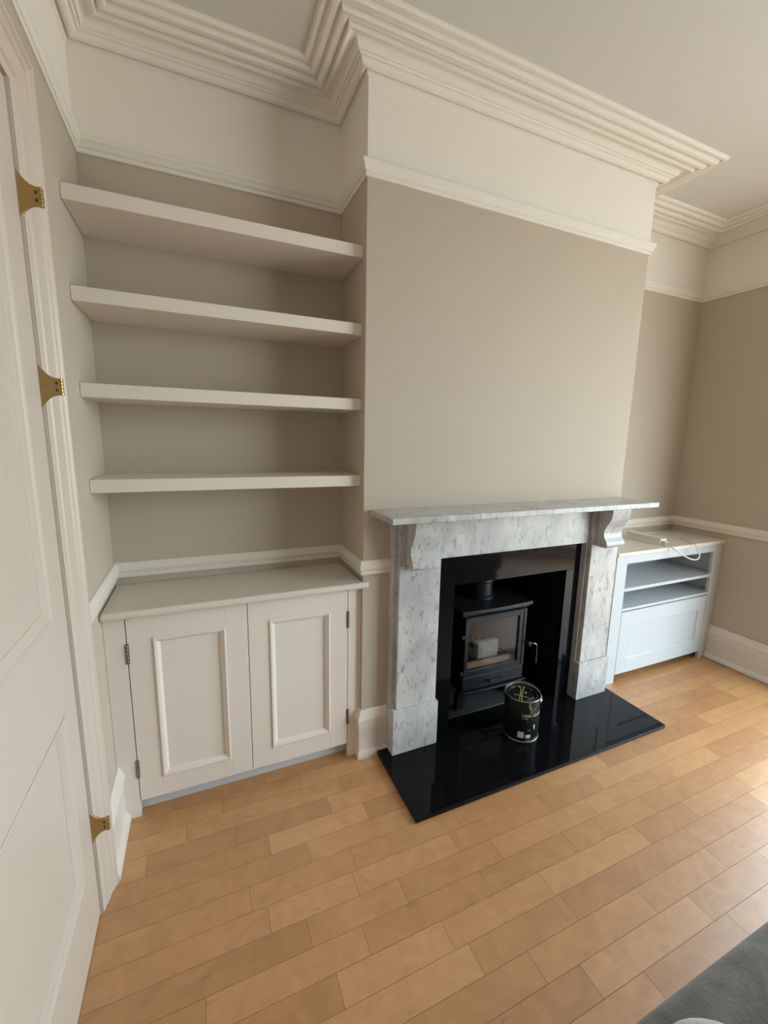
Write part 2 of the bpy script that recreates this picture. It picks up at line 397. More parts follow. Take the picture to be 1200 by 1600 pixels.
# ---- walls (beige below the picture rail, off-white above)
def wallbox(name, x0, x1, y0, y1, label):
    g = G(); g.box(x0, x1, y0, y1, -0.05, ZR + 0.01, mat=0); g.box(x0, x1, y0, y1, ZR + 0.01, H + 0.05, mat=1)
    return tag(g.out(name, [M_WALL, M_UPPER], smooth=0), label, 'wall', kind='structure')
T = 0.15
DY0, DY1, DZ = -1.085, -0.298, 2.108           # door opening in the left wall
g = G()
for (a, b_, c, d, m) in [(DY1, D + T, -0.05, ZR + 0.01, 0), (YB - T, DY0, -0.05, ZR + 0.01, 0), (DY0, DY1, DZ, ZR + 0.01, 0), (YB - T, D + T, ZR + 0.01, H + 0.05, 1)]:
    g.box(L - T, L, a, b_, c, d, mat=m)
tag(g.out('wall_left', [M_WALL, M_UPPER], smooth=0), 'beige wall with the white door, off-white above the picture rail', 'wall', kind='structure')
wallbox('wall_back_left', L, 0.02, D, D + T, 'beige back wall of the shelved alcove')
wallbox('wall_back_right', W - 0.02, R, DR, DR + T, 'beige back wall of the alcove behind the low media cabinet')
o = wallbox('wall_front', L - T, R + T, YB - T, YB, 'unseen wall facing the fireplace, darkened to soak up bounce light'); o.data.materials[0] = M_FRONT; o.data.materials[1] = M_FRONT
BY0, BY1 = BAY[0][1], BAY[-1][1]
g = G()
for a, b_ in ((BY1, DR + T), (YB - T, BY0)):
    g.box(R, R + T, a, b_, -0.05, ZR + 0.01, mat=0); g.box(R, R + T, a, b_, ZR + 0.01, H + 0.05, mat=1)
g.box(R, R + T, BY0, BY1, WIN_Z1 + 0.04, H + 0.05, mat=1)
tag(g.out('wall_right', [M_WALL, M_UPPER], smooth=0), 'beige wall at the right beyond the media cabinet', 'wall', kind='structure')
# chimney breast with its fireplace opening
OX0, OX1, OZ = 0.36, 1.17, 0.80
g = G()
g.box(0, OX0, 0, D + T, -0.05, ZR + 0.01); g.box(OX1, W, 0, D + T, -0.05, ZR + 0.01); g.box(OX0, OX1, 0, D + T, OZ, ZR + 0.01)
g.box(0, W, 0, D + T, ZR + 0.01, H + 0.05, mat=1)
tag(g.out('wall_chimney', [M_WALL, M_UPPER], smooth=0), 'projecting chimney breast painted beige with an off-white frieze', 'wall', kind='structure')
g = G().box(L - T, R + T, YB - T, DR + T, H, H + 0.1)
tag(g.out('ceiling', M_CEIL, smooth=0, base=(0, 0, H)), 'plain off-white ceiling', 'ceiling', kind='structure')

# ---- cornice, picture rail, dado rail, skirting
PATH = [(L, YB), (L, D), (0, D), (0, 0), (W, 0), (W, DR), (R, DR), (R, YB)]
COR = [(0, -.072), (.006, -.069), (.008, -.055), (.013, -.050), (.014, -.057), (.018, -.0615), (.025, -.063), (.033, -.060), (.038, -.053), (.040, -.047),
       (.043, -.046), (.046, -.0485), (.049, -.046), (.051, -.042), (.054, -.0415), (.057, -.044), (.060, -.041), (.062, -.034), (.064, -.028), (.070, -.0235), (.078, -.0235),
       (.088, -.028), (.098, -.036), (.103, -.036), (.105, -.022), (.110, -.018), (.112, -.025), (.117, -.0295), (.125, -.031), (.132, -.0285), (.136, -.022), (.137, -.014),
       (.143, -.012), (.145, -.019), (.150, -.0225), (.157, -.0235), (.164, -.021), (.168, -.015), (.169, -.008), (.176, -.006), (.178, -.0115), (.184, -.0135), (.191, -.012), (.196, -.006), (.197, 0.002), (0, 0.002)]
o = G().sweep(PATH, [(p, H + c) for p, c in COR]).out('trim_1', M_PLASTER, smooth=28, base=(0, 0, H))
tag(o, 'stepped plaster cornice running round the ceiling edge', 'cornice', kind='structure')
RAIL = [(0, 2.284), (.007, 2.284), (.009, 2.287), (.009, 2.293), (.006, 2.295), (.006, 2.298), (.011, 2.300), (.014, 2.304), (.0145, 2.309), (.017, 2.314), (.0215, 2.319), (.0225, 2.325), (.0225, 2.331), (.018, 2.334), (0, 2.334)]
o = G().sweep(PATH[:-1] + [(R, BAY[-1][1])], RAIL).out('trim_2', M_PLASTER, smooth=30, base=(0, 0, 2.284))
tag(o, 'moulded white picture rail running round the walls', 'picture rail', kind='structure')
DADO = [(0, .8335), (.012, .8335), (.014, .838), (.014, .848), (.0115, .850), (.0115, .853), (.016, .855), (.020, .861), (.0205, .868), (.017, .873), (.015, .880), (.0135, .887), (.009, .8925), (0, .894)]
ARO = -0.216                                   # outer edge of the architrave
for i, (nm, path, lab) in enumerate([('trim_3', [(L, ARO), (L, D), (0, D), (0, 0), (0.115, 0)], 'white dado rail round the shelved alcove'),
                                     ('trim_4', [(1.415, 0), (W, 0), (W, DR), (R, DR), (R, BAY[-1][1])], 'white dado rail above the media cabinet and along the right wall')]):
    tag(G().sweep(path, DADO).out(nm, M_DADO, smooth=30), lab, 'dado rail', kind='structure')
SK = [(0, 0), (.030, 0), (.030, .012), (.027, .022), (.020, .032), (.0165, .036), (.016, .130), (.018, .134), (.018, .168), (.0205, .172), (.024, .177), (.024, .187), (.020, .191), (.017, .196), (.016, .204), (.012, .210), (.010, .219), (.006, .223), (0, .223)]
SKB = [(min(p, .022), z) for p, z in SK]
CY = 0.0186; RY = -0.015
for nm, path, prof, lab in [('baseboard_left', [(L, ARO), (L, CY - 0.0005)], SK, 'tall white skirting between door frame and alcove cupboard'),
                      ('baseboard_chimney', [(0, CY - 0.0005), (0, 0), (0.1145, 0)], SKB, 'short white skirting between alcove cupboard and marble surround'),
                      ('baseboard_right', [(R, RY - 0.0005), (R, BAY[-1][1])], [(p, max(z, .003)) for p, z in SK], 'tall white skirting along the right wall'),
                      ('baseboard_door_side', [(L, YB), (L, DY0 - 0.085)], SK, 'white skirting on the near side of the door')]:
    tag(G().sweep(path, prof).out(nm, M_DADO, smooth=30), lab, 'skirting', kind='structure')

# ---- door in the left wall, its architrave and projecting brass hinges
XD = -0.919
arch = [(0.0, 0.0), (0.0, .0005), (.004, .0035), (.010, .0055), (.013, .004), (.017, .0045), (.020, .008), (.055, .014), (.058, .018), (.064, .0205), (.068, .019), (.071, .021), (.074, .0255), (.082, .0255), (.0835, .0225), (.0835, 0.0)]
# runs up the far jamb, over the head, down the near jamb; p measured away from the opening
pa = [(DY1 - 0.001, 0.0), (DY1 - 0.001, DZ - 0.006), (DY0 + 0.001, DZ - 0.006), (DY0 + 0.001, 0.0)]
o = G().sweep(pa, arch, tf=lambda a, b, c: (L + c, a, b)).out('trim_5', M_TRIM, smooth=30)
tag(o, 'moulded white architrave framing the door', 'architrave', kind='structure')
g = G(); g.box(L - T, L - 0.001, DY1 - 0.004, DY1 + 0.001, 0, DZ); g.box(L - T, L - 0.001, DY0 - 0.001, DY0 + 0.004, 0, DZ); g.box(L - T, L - 0.001, DY0, DY1, DZ - 0.004, DZ + 0.001)
tag(g.out('trim_6', M_TRIM, smooth=0), 'white timber lining of the door opening', 'door lining', kind='structure')
dl0, dl1 = DY0 + 0.007, DY1 - 0.0062            # leaf
door = bpy.data.objects.new('door_1', None); COL.objects.link(door); door.location = (XD, (dl0 + dl1) / 2, 0); ORG[door] = Vector(door.location)
tag(door, 'white panelled door with brass hinges at the left edge', 'door', kind='structure')
SW = 0.098; TH = 0.040
rows = [(0.005, 0.215), (0.705, 0.945), (2.0, DZ - 0.008)]
for a, b_ in ((dl1 - SW, dl1), (dl0, dl0 + SW)): G().box(XD - TH, XD, a, b_, 0.005, DZ - 0.008, bev=0.0015).out('stile', M_TRIM, door)
for z0, z1 in rows: G().box(XD - TH, XD, dl0 + SW - .001, dl1 - SW + .001, z0, z1).out('rail', M_TRIM, door, smooth=0)
for z0, z1 in ((0.215, 0.705), (0.945, 2.0)):
    pnl = G().box(XD - TH + .008, XD - .012, dl0 + SW - .005, dl1 - SW + .005, z0 - .005, z1 + .005).out('panel', M_TRIM, door, smooth=0)
    rp = [(dl0 + SW, z0), (dl0 + SW, z1), (dl1 - SW, z1), (dl1 - SW, z0)]
    pm = [(0, -.013), (0, .0015), (.004, .003), (.009, .001), (.012, -.002), (.018, -.003), (.024, -.0065), (.032, -.0095), (.034, -.013)]
    G().sweep(rp, pm, closed=True, tf=lambda a, b, c: (XD + c, a, b)).out('moulding', M_TRIM, pnl, smooth=30)
for zc, hh in ((1.8865, .0485), (1.485, .0485), (0.291, .0505)):
    y = DY1 - 0.0028
    prof = []
    for t in range(9):                          # flared leaf outline: tall at the door, narrow at the knuckle
        s = t / 8; x = XD + 0.001 + 0.036 * s
        prof.append((x, zc + hh * ((1 - s) ** 2.3) * 0.60 + 0.0195))
    poly = prof + [(x, 2 * zc - z) for x, z in reversed(prof)]
    h = G().prism(poly, 'y', y - 0.0022, y + 0.0022, bev=0.0006).out('hinge', M_BRASS, door); h['label'] = 'projecting brass parliament hinge'
    kx = XD + 0.043
    for q in range(5):
        z0 = zc - 0.0195 + q * 0.0078
        G().lathe([(.0052, 0.0002), (.0058, .001), (.0058, .0068), (.0052, .0076)], (kx - .003, y, z0), 14).out('knuckle', M_BRASS, h)
    for q in (1, 3): G().box(kx - .0125, kx - .0085, y - .0028, y - .0020, zc - .0195 + q * .0078 + .001, zc - .0195 + q * .0078 + .0068).out('knuckle_slot', M_GRATE, h, smooth=0)

# ---- bay window in the right wall (lights the room)
bayc = [(R - .001, BY0 - .1), (R + 1.5, BAY[1][1] - .12), (R + 1.5, BAY[2][1] + .12), (R - .001, BY1 + .1)]
tag(G().prism(bayc, 'z', WIN_Z1 + .04, WIN_Z1 + .14).out('ceiling_bay', M_CEIL, smooth=0), 'white soffit over the bay window', 'ceiling', kind='structure')
tag(G().prism(bayc, 'z', -.08, -.001).out('floor_bay', M_WOOD, smooth=0), 'wooden floor of the bay', 'floor', kind='structure')
for q, ((xa, ya), (xb, yb), wl_) in enumerate(zip(BAY[:-1], BAY[1:], ('far facet of the bay window', 'middle facet of the bay window', 'near facet of the bay window'))):
    ln = math.hypot(xb - xa, yb - ya); u = Vector(((xb - xa) / ln, (yb - ya) / ln, 0)); no = Vector((u.y, -u.x, 0))   # no: outwards
    def fbox(g, u0, u1, n0, n1, z0, z1):
        b = bmesh.new(); bmesh.ops.create_cube(b, size=1.0)
        for v in b.verts:
            p = Vector((xa, ya, 0)) + u * (u0 + (v.co.x + .5) * (u1 - u0)) + no * (n0 + (v.co.y + .5) * (n1 - n0)); v.co = (p.x, p.y, z0 + (v.co.z + .5) * (z1 - z0))
        return g._merge(b)
    tag(fbox(G(), 0, ln, 0, .12, -.05, WIN_Z0 - .002).out('wall_bay_' + ('far', 'middle', 'near')[q], M_WALL, smooth=0), 'beige wall below the ' + wl_, 'wall', kind='structure')
    win = bpy.data.objects.new('window_%d' % (q + 1), None); COL.objects.link(win); win.location = ((xa + xb) / 2, (ya + yb) / 2, WIN_Z0); ORG[win] = Vector(win.location)
    tag(win, 'white sash window, ' + wl_, 'window', kind='structure')
    fbox(G(), .0, ln, -.05, .10, WIN_Z0, WIN_Z0 + .03).out('window_sill', M_TRIM, win, smooth=0)
    g = G(); fbox(g, 0, .05, 0, .07, WIN_Z0 + .03, WIN_Z1 + .04); fbox(g, ln - .05, ln, 0, .07, WIN_Z0 + .03, WIN_Z1 + .04); fbox(g, .05, ln - .05, 0, .07, WIN_Z1 - .02, WIN_Z1 + .04); fbox(g, .05, ln - .05, 0, .07, WIN_Z0 + .03, WIN_Z0 + .09)
    g.out('window_frame', M_TRIM, win, smooth=0)
    zm = 1.45; fbox(G(), .05, ln - .05, .01, .06, zm - .02, zm + .02).out('meeting_rail', M_TRIM, win, smooth=0)
    for z0, z1 in ((WIN_Z0 + .09, zm - .02), (zm + .02, WIN_Z1 - .02)): fbox(G(), .05, ln - .05, .03, .034, z0, z1).out('pane', M_GLASS, win, smooth=0)

# ================================================================== LEFT ALCOVE
# ---- four thick floating shelves
for zt, zb, lab in [(2.0766, 2.0337, 'thick white floating shelf, topmost in the alcove'), (1.8063, 1.7643, 'thick white floating shelf, second from the top in the alcove'),
                    (1.5311, 1.4885, 'thick white floating shelf, third from the top in the alcove'), (1.2344, 1.1921, 'thick white floating shelf, lowest, above the cupboard')]:
    o = G().box(L + .0008, -.0008, 0.036, D - .0008, zb, zt, bev=0.0012).out('floating_shelf', M_CAB)
    tag(o, lab, 'shelf', 'floating shelves in the alcove')

# ---- alcove cupboard
ZW = 0.8053; ZWB = 0.778
cup = thing('alcove_cupboard', ((L) / 2, 0.16, 0), 'white two-door panelled cupboard built into the left alcove', 'cupboard')
xd0, xdm, xd1 = -0.8483, -0.4542, -0.0574; zdb, zdt = 0.0635, 0.7715
# stiles scribed over the skirting
G().box(L + .001, xd0 - .001, CY, CY + .02, .0005, ZWB - .0002).out('stile', M_CAB, cup, smooth=0)
G().box(xd1 + .001, -.001, CY, CY + .02, .0005, ZWB - .0002).out('stile', M_CAB, cup, smooth=0)
G().box(xd0 - .001, xd1 + .001, CY + .003, CY + .02, zdt + .002, ZWB).out('top_rail', M_CAB, cup, smooth=0)
G().box(xd0 - .03, xd1 + .03, 0.058, 0.074, 0.0005, 0.075).out('kickboard', M_KICK, cup, smooth=0)
g = G(); g.box(L + .001, L + .018, CY + .02, D - .001, 0.001, ZWB - .001); g.box(-.018, -.001, CY + .02, D - .001, 0.001, ZWB - .001); g.box(L + .018, -.018, 0.075, D - .001, .06, .076); g.box(L + .018, -.018, D - .012, D - .001, .076, ZWB - .001)
g.out('carcass', M_CAB, cup, smooth=0)
def panel_door(par, x0, x1, z0, z1, px0, px1, pz0, pz1, yf, th, depth, prof, mat):
    g = G(); bv = .0012
    g.box(x0, px0, yf, yf + th, z0, z1, bev=bv); g.box(px1, x1, yf, yf + th, z0, z1, bev=bv)
    g.box(px0 - .0005, px1 + .0005, yf, yf + th, z0, pz0); g.box(px0 - .0005, px1 + .0005, yf, yf + th, pz1, z1)
    d = g.out('door', mat, par, smooth=30)
    G().box(px0 - .004, px1 + .004, yf + depth, yf + th - .002, pz0 - .004, pz1 + .004).out('panel', mat, d, smooth=0)
    rp = [(px0, pz0), (px0, pz1), (px1, pz1), (px1, pz0)]
    if prof: G().sweep(rp, prof, closed=True, tf=lambda a, b, c: (a, yf - c, b)).out('moulding', mat, d, smooth=30)
    return d
PMO = [(0, -.010), (0, .003), (.003, .0055), (.007, .0055), (.009, .003), (.011, .003), (.014, .001), (.018, -.003), (.021, -.0075), (.022, -.010)]
for (x0, x1, px0, px1, hx) in [(xd0 + .0015, xdm - .0012, -.770, -.532, xd0), (xdm + .0012, xd1 - .0015, -.376, -.1345, xd1)]:
    d = panel_door(cup, x0, x1, zdb, zdt, px0, px1, .139, .686, CY, .02, .0095, PMO, M_CAB)
    for z0, z1 in ((.603, .676), (.159, .230)):
        h = G()
        for q in range(5): h.lathe([(.0035, .0003), (.004, .001), (.004, .0131), (.0035, .0138)], (hx, CY - .0015, z0 + q * .0141), 10)
        h.box(hx - .006, hx + .006, CY - .0008, CY + .0006, z0, z1)
        o = h.out('hinge', M_BRONZE, d); o['label'] = 'dark bronze butt hinge'
o = G().prism([(L + .0008, D - .0008), (L + .0008, -.0234), (.020, -.0234), (.020, -.0008), (-.0008, -.0008), (-.0008, D - .0008)], 'z', ZWB, ZW, bev=.011, seg=4).out('cupboard_worktop', M_TOP, wn=True)
tag(o, 'pale grey-white worktop with rounded front edge on the alcove cupboard', 'worktop')

# ================================================================== FIREPLACE
HZ = 0.0198
o = G().prism([(0.0673, -.3925), (1.4518, -.3925), (1.4518, -.0008), (.0673, -.0008)], 'z', 0.0003, HZ, bev=.0025, seg=2).out('hearth_slab', M_GRANITE, smooth=0)
tag(o, 'polished black granite hearth slab in front of the fireplace', 'hearth')
# firebox lining and floor
fb = thing('wall_firebox', (.765, .2, HZ), 'soot-black firebox recess behind the stove', 'firebox'); fb['kind'] = 'structure'
G().box(OX0 + .001, OX0 + .02, .001, .50, -.02, OZ - .001).out('side_lining', M_BLACK_IN, fb, smooth=0)
G().box(OX1 - .02, OX1 - .001, .001, .50, -.02, OZ - .001).out('side_lining', M_BLACK_IN, fb, smooth=0)
G().box(OX0 + .02, OX1 - .02, .48, .50, -.02, OZ - .001).out('back_lining', M_BLACK_IN, fb, smooth=0)
G().box(OX0 + .02, OX1 - .02, .001, .48, OZ - .02, OZ - .001).out('top_lining', M_BLACK_IN, fb, smooth=0)
G().box(OX0 + .02, OX1 - .02, -.0005, .48, -.004, HZ).out('back_hearth', M_GRANITE, fb, smooth=0)
# marble surround
su = thing('fireplace_surround', (.765, -.06, HZ), 'grey-veined white marble fireplace surround with scrolled corbels and black granite slips', 'fireplace')
# granite slips
SX0, SX1, SZT = .435, 1.105, .738
G().box(.336, SX0, -.018, -.001, HZ + .0002, SZT - .0008, bev=.001).out('side_slip', M_GRANITE, su)
G().box(SX1, 1.1945, -.018, -.001, HZ + .0002, SZT - .0008, bev=.001).out('side_slip', M_GRANITE, su)
G().box(.336, 1.1945, -.018, -.001, SZT, .884, bev=.001).out('header_slip', M_GRANITE, su)
ZM, ZMB = 1.10, 1.0769
o = G().box(.0288, 1.462, -.214, -.0008, ZMB, ZM, bev=.003, seg=2).out('mantel_shelf', M_MARBLE, su, smooth=0)
def corbel_prof():
    return [(-.066, ZMB - .0002), (-.142, ZMB - .0002), (-.1425, 1.060), (-.1415, 1.040), (-.1385, 1.020), (-.131, 1.000), (-.121, .983), (-.112, .967), (-.1065, .952), (-.1045, .938), (-.106, .924),
            (-.112, .911), (-.120, .900), (-.1265, .889), (-.128, .879), (-.1245, .870), (-.118, .866), (-.066, .866)]
for (x0, x1, s0, s1, c0) in ((.115, .3365, .133, .328, .162), (1.1955, 1.415, 1.2095, 1.402, 1.238)):
    jb = G().box(x0, x1, -.046, -.0008, HZ, ZMB - .0002, bev=.0015).out('jamb', M_MARBLE, su)
    G().box(s0, s1, -.0656, -.0462, HZ + .2106, ZMB - .0002, bev=.0015).out('pilaster', M_MARBLE, su)
    G().box(x0, x1, -.0776, -.0463, HZ, HZ + .2105, bev=.0015).out('plinth_block', M_MARBLE, su)
    G().prism(corbel_prof(), 'x', c0, c0 + .127, bev=.0012).out('corbel', M_MARBLE, su, smooth=40)
G().box(.3368, 1.1952, -.046, -.0185, .880, ZMB - .0002, bev=.0012).out('frieze', M_MARBLE, su)

# ================================================================== STOVE
st = thing('wood_burning_stove', (.75, .22, HZ), 'charcoal black wood-burning stove with glass door inside the fireplace', 'stove')
bx0, bx1, yf, yb2 = .553, .947, .062, .40
g = G()
g.box(bx0, bx0 + .012, yf + .014, yb2, .135, .535); g.box(bx1 - .012, bx1, yf + .014, yb2, .135, .535); g.box(bx0 + .012, bx1 - .012, yb2 - .012, yb2, .135, .535)
g.box(bx0 + .012, bx1 - .012, yf + .014, yb2 - .012, .135, .150); g.box(bx0 + .012, bx1 - .012, yf + .014, yb2 - .012, .523, .535)
g.box(bx0 + .012, bx1 - .012, yf + .02, yf + .03, .15, .225)
g.box(bx0 - .006, bx1 + .006, yf + .004, yb2, .535, .547)
g.out('body', M_STOVE, st, smooth=0)
# slightly bowed top plate
n = 12; poly = [(.533 + (.967 - .533) * i / n, .050 - .012 * math.sin(math.pi * i / n)) for i in range(n + 1)] + [(.967, yb2 + .01), (.533, yb2 + .01)]
G().prism(poly, 'z', .547, .566, bev=.003, seg=2).out('top_plate', M_STOVE, st, wn=True)
fp = G().lathe([(.072, 0), (.072, .012), (.062, .018), (.062, .09), (.055, .094), (.055, .24)], (.750, .215, .566), 28).out('flue_pipe', M_STOVE, st)
G().lathe([(.064, 0), (.068, .006), (.068, .018), (.064, .024)], (.750, .215, .650), 28).out('collar', M_STOVE, fp)
# door
dx0, dx1, dz0, dz1 = .556, .935, .213, .530
gx0, gx1, gz0, gz1 = .578, .888, .246, .498
g = G(); dyf, dyb = yf - .010, yf + .013
g.box(dx0, gx0, dyf, dyb, dz0, dz1, bev=.002); g.box(gx1, dx1, dyf, dyb, dz0, dz1, bev=.002); g.box(gx0 - .001, gx1 + .001, dyf, dyb, dz0, gz0, bev=.002); g.box(gx0 - .001, gx1 + .001, dyf, dyb, gz1, dz1, bev=.002)
g.box(dx0 + .004, dx1 - .004, dyf - .004, dyf + .001, dz1 - .010, dz1 - .004); g.box(gx1 + .026, gx1 + .031, dyf - .004, dyf + .001, dz0 + .008, dz1 - .01)
dr = g.out('door', M_STOVE, st)
G().box(gx0 - .004, gx1 + .004, dyf + .008, dyf + .012, gz0 - .004, gz1 + .004).out('glass', M_STOVEGLASS, dr, smooth=0)
for z in (.433, .240):
    G().lathe([(.006, 0), (.009, .003), (.009, .019), (.006, .022)], (dx0 - .014, dyf + .004, z - .011), 14).out('hinge', M_STOVE, dr)
    G().box(dx0 - .014, dx0 + .004, dyf + .001, dyf + .007, z - .006, z + .006).out('hinge_arm', M_STOVE, dr, smooth=0)
G().lathe([(.010, 0), (.010, -.014), (.013, -.018), (.013, -.026), (.008, -.030)], (.944, dyf, .340), 16, 'y').out('handle_boss', M_STOVE, dr)
G().tube(bez([(.944, dyf - .022, .340), (.968, dyf - .030, .342), (.985, dyf - .032, .330), (.990, dyf - .030, .30), (.994, dyf - .028, .225)], 5), .0030, 8).out('handle', M_STEEL, dr)
# ash lip with air control
ash = G().box(dx0, dx1, yf - .006, yf + .0135, .140, .2085, bev=.002).out('ash_cover', M_STOVE, st)
G().box(.665, .805, yf - .008, yf - .0055, .171, .176).out('air_slot', M_BLACK_IN, ash, smooth=0)
G().lathe([(.005, 0), (.005, -.010), (.011, -.013), (.012, -.020), (.008, -.025)], (.716, yf - .006, .1735), 16, 'y').out('knob', M_STOVE, ash)
n = 10; poly = [(.545 + (.955 - .545) * i / n, yf - .014 - .010 * math.sin(math.pi * i / n)) for i in range(n + 1)] + [(.955, yf + .03), (.545, yf + .03)]
G().prism(poly, 'z', .126, .1345, bev=.002).out('ledge', M_STOVE, st)
for sx, x in ((-1, .580), (1, .920)):
    for y in (yf + .03, yb2 - .04):
        G().prism([(x - .030, .127), (x + .030, .127), (x + sx * .022 + .018, HZ + .0005), (x + sx * .022 - .018, HZ + .0005)], 'y', y - .016, y + .016, bev=.003).out('leg', M_STOVE, st)
G().box(.470, 1.03, .042, .44, HZ + .0002, HZ + .006, bev=.001).out('base_plate', M_SLATE, st)
# fire chamber: bricks, grate bars, log rail
G().box(bx0 + .013, bx1 - .013, yb2 - .045, yb2 - .013, .151, .522, bev=.002).out('back_brick', M_FIREBRICK, st)
G().box(bx0 + .013, bx0 + .035, yf + .035, yb2 - .046, .151, .522, bev=.002).out('side_brick', M_FIREBRICK, st)
G().box(bx1 - .035, bx1 - .013, yf + .035, yb2 - .046, .151, .522, bev=.002).out('side_brick', M_FIREBRICK, st)
for i in range(11):
    x = bx0 + .05 + i * .029
    G().box(x, x + .012, yf + .06, yb2 - .05, .232, .244).out('grate_bar', M_FIREBRICK, st, smooth=0)
G().box(bx0 + .03, bx1 - .03, yf + .018, yf + .032, .226, .272, bev=.002).out('log_rail', M_FIREBRICK, st)
def log(p0, p1, r): return G().tube(bez([p0, tuple((Vector(p0) + Vector(p1)) / 2 + Vector((0, .004, .006))), p1], 5), r, 10)
G().box(.668, .800, .098, .130, .270, .360, bev=.004).out('reflection_block', paint('pale_reflection', (.24, .255, .28), .9, .6, 50, .15), st)  # added block standing in for a pale reflection in the door glass

# ================================================================== PAINT TIN
TX, TY, TR, TH_ = .747, -.158, .0800, .206
tin = thing('paint_tin', (TX, TY, HZ), 'dark green paint tin with drips and a wire handle standing on the black hearth', 'paint tin')
ring = lambda pr: G().lathe(pr, (TX, TY, HZ + .0003), 48)
ring([(TR - .002, .002), (TR, .005), (TR, TH_ - .006), (TR - .001, TH_ - .003), (TR - .006, TH_ - .010), (TR - .010, TH_ - .012), (TR - .012, .01)]).out('can_body', M_TINBODY, tin)
def torus(r, z, t): return G().lathe([(r + t * math.cos(a), z + t * math.sin(a)) for a in [2 * math.pi * i / 10 for i in range(10)]], (TX, TY, HZ + .0003), 56, closed=True)
torus(TR, .0035, .0028).out('bottom_rim', M_STEEL, tin)
torus(TR - .001, TH_ - .003, .003).out('top_rim', M_STEEL, tin)
lid = ring([(TR - .011, TH_ - .016), (TR - .011, TH_ - .007), (TR - .016, TH_ - .004), (TR - .021, TH_ - .005), (TR - .024, TH_ - .012), (TR - .030, TH_ - .013), (TR - .034, TH_ - .009), (TR - .040, TH_ - .010), (.002, TH_ - .010), (.001, TH_ - .012)]).out('lid', M_TINBODY, tin)
def at_lid(a, r, z): return (TX + r * math.cos(a), TY + r * math.sin(a), HZ + z)
camdir = math.atan2(-1.5467 - TY, -0.5848 - TX)      # direction from the tin towards the camera side
# drips of olive paint: across the lid and down the side
ax = camdir
def dab(pts, r, name, par): G().tube(bez(pts, 4), r, 6).out(name, M_PAINTDRIP, par)
fx, fy = math.cos(ax), math.sin(ax); sx_, sy_ = -fy, fx
def lp(f, s, z): return (TX + fx * f + sx_ * s, TY + fy * f + sy_ * s, HZ + z)
zl = TH_ - .0075
dab([lp(-.066, .004, zl), lp(-.03, .000, zl - .001), lp(.02, -.004, zl - .001), lp(.076, -.002, zl + .004)], .0022, 'drip', lid)
dab([lp(-.060, -.012, zl), lp(-.02, -.010, zl - .001), lp(.03, -.012, zl - .001), lp(.076, -.014, zl + .004)], .0018, 'drip', lid)
dab([lp(.026, -.040, zl), lp(.024, -.01, zl - .001), lp(.028, .03, zl)], .0018, 'drip', lid)
for f, s in ((.02, .045), (-.045, .038), (-.05, -.02), (.03, -.052), (-.01, .012)): G().lathe([(.001, -.001), (.0045, 0), (.0035, .0014), (.001, .002)], lp(f, s, zl - .001), 10).out('spot', M_TEXT, lid)
def cyl(da, z, r=TR + .0006): a = camdir + da; return (TX + r * math.cos(a), TY + r * math.sin(a), HZ + z)
dab([cyl(.43, TH_ - .004), cyl(.40, TH_ - .022), cyl(.46, TH_ - .032), cyl(.54, TH_ - .043), cyl(.55, TH_ - .060)], .0020, 'drip', tin)
dab([cyl(.50, TH_ - .004), cyl(.49, TH_ - .020), cyl(.56, TH_ - .028), cyl(.62, TH_ - .036)], .0016, 'drip', tin)
dab([cyl(.60, TH_ - .056), cyl(.70, TH_ - .044), cyl(.80, TH_ - .038)], .0014, 'drip', tin)
def patch(a0, a1, z0, z1, name, mat, par, r=TR + .0004, th=.0005):
    b = bmesh.new(); n = 8; grid = []
    for i in range(n + 1):
        a = camdir + a0 + (a1 - a0) * i / n; c, s = math.cos(a), math.sin(a)
        grid.append([b.verts.new((TX + rr * c, TY + rr * s, HZ + z)) for rr, z in ((r, z0), (r + th, z0), (r + th, z1), (r, z1))])
    for i in range(n):
        for j in range(4): b.faces.new((grid[i][j], grid[i + 1][j], grid[i + 1][(j + 1) % 4], grid[i][(j + 1) % 4]))
    b.faces.new(grid[0]); b.faces.new(list(reversed(grid[-1])))
    bmesh.ops.recalc_face_normals(b, faces=list(b.faces))
    return G()._merge(b).out(name, mat, par)
patch(-.11, .23, .024, .054, 'sticker', M_PAPER, tin)
patch(.33, .62, .025, .041, 'sticker', M_PAPER, tin)
patch(.34, .62, .009, .021, 'sticker', M_GREENBAND, tin)
patch(.80, .88, .066, .088, 'sticker', M_PAPER, tin)
# printed lettering wrapped round the can
def wrap_text(txt, size, a_left, z, name):
    cu = bpy.data.curves.new('txt', 'FONT'); cu.body = txt; cu.size = size; cu.extrude = 0.0
    ob = bpy.data.objects.new('txt', cu); COL.objects.link(ob)
    dg = bpy.context.evaluated_depsgraph_get(); me0 = bpy.data.meshes.new_from_object(ob.evaluated_get(dg))
    b = bmesh.new(); b.from_mesh(me0); bmesh.ops.subdivide_edges(b, edges=[e for e in b.edges if e.calc_length() > size * .3], cuts=2)
    for v in b.verts:
        a = camdir + a_left + v.co.x / TR; h = v.co.y; r = TR + .0009
        v.co = (TX + r * math.cos(a), TY + r * math.sin(a), HZ + z + h)
    bpy.data.objects.remove(ob); bpy.data.curves.remove(cu); bpy.data.meshes.remove(me0)
    return G()._merge(b).out(name, M_TEXT, tin, smooth=0)
wrap_text('Little Greene', .0215, .05, .130, 'lettering')
patch(.06, .36, .1205, .1212, 'rule_line', M_TEXT, tin)
patch(.345, .375, .1185, .1235, 'emblem', M_TEXT, tin)
patch(.35, .37, .106, .110, 'emblem', M_TEXT, tin)
wrap_text('2.5', .012, .42, .060, 'lettering')
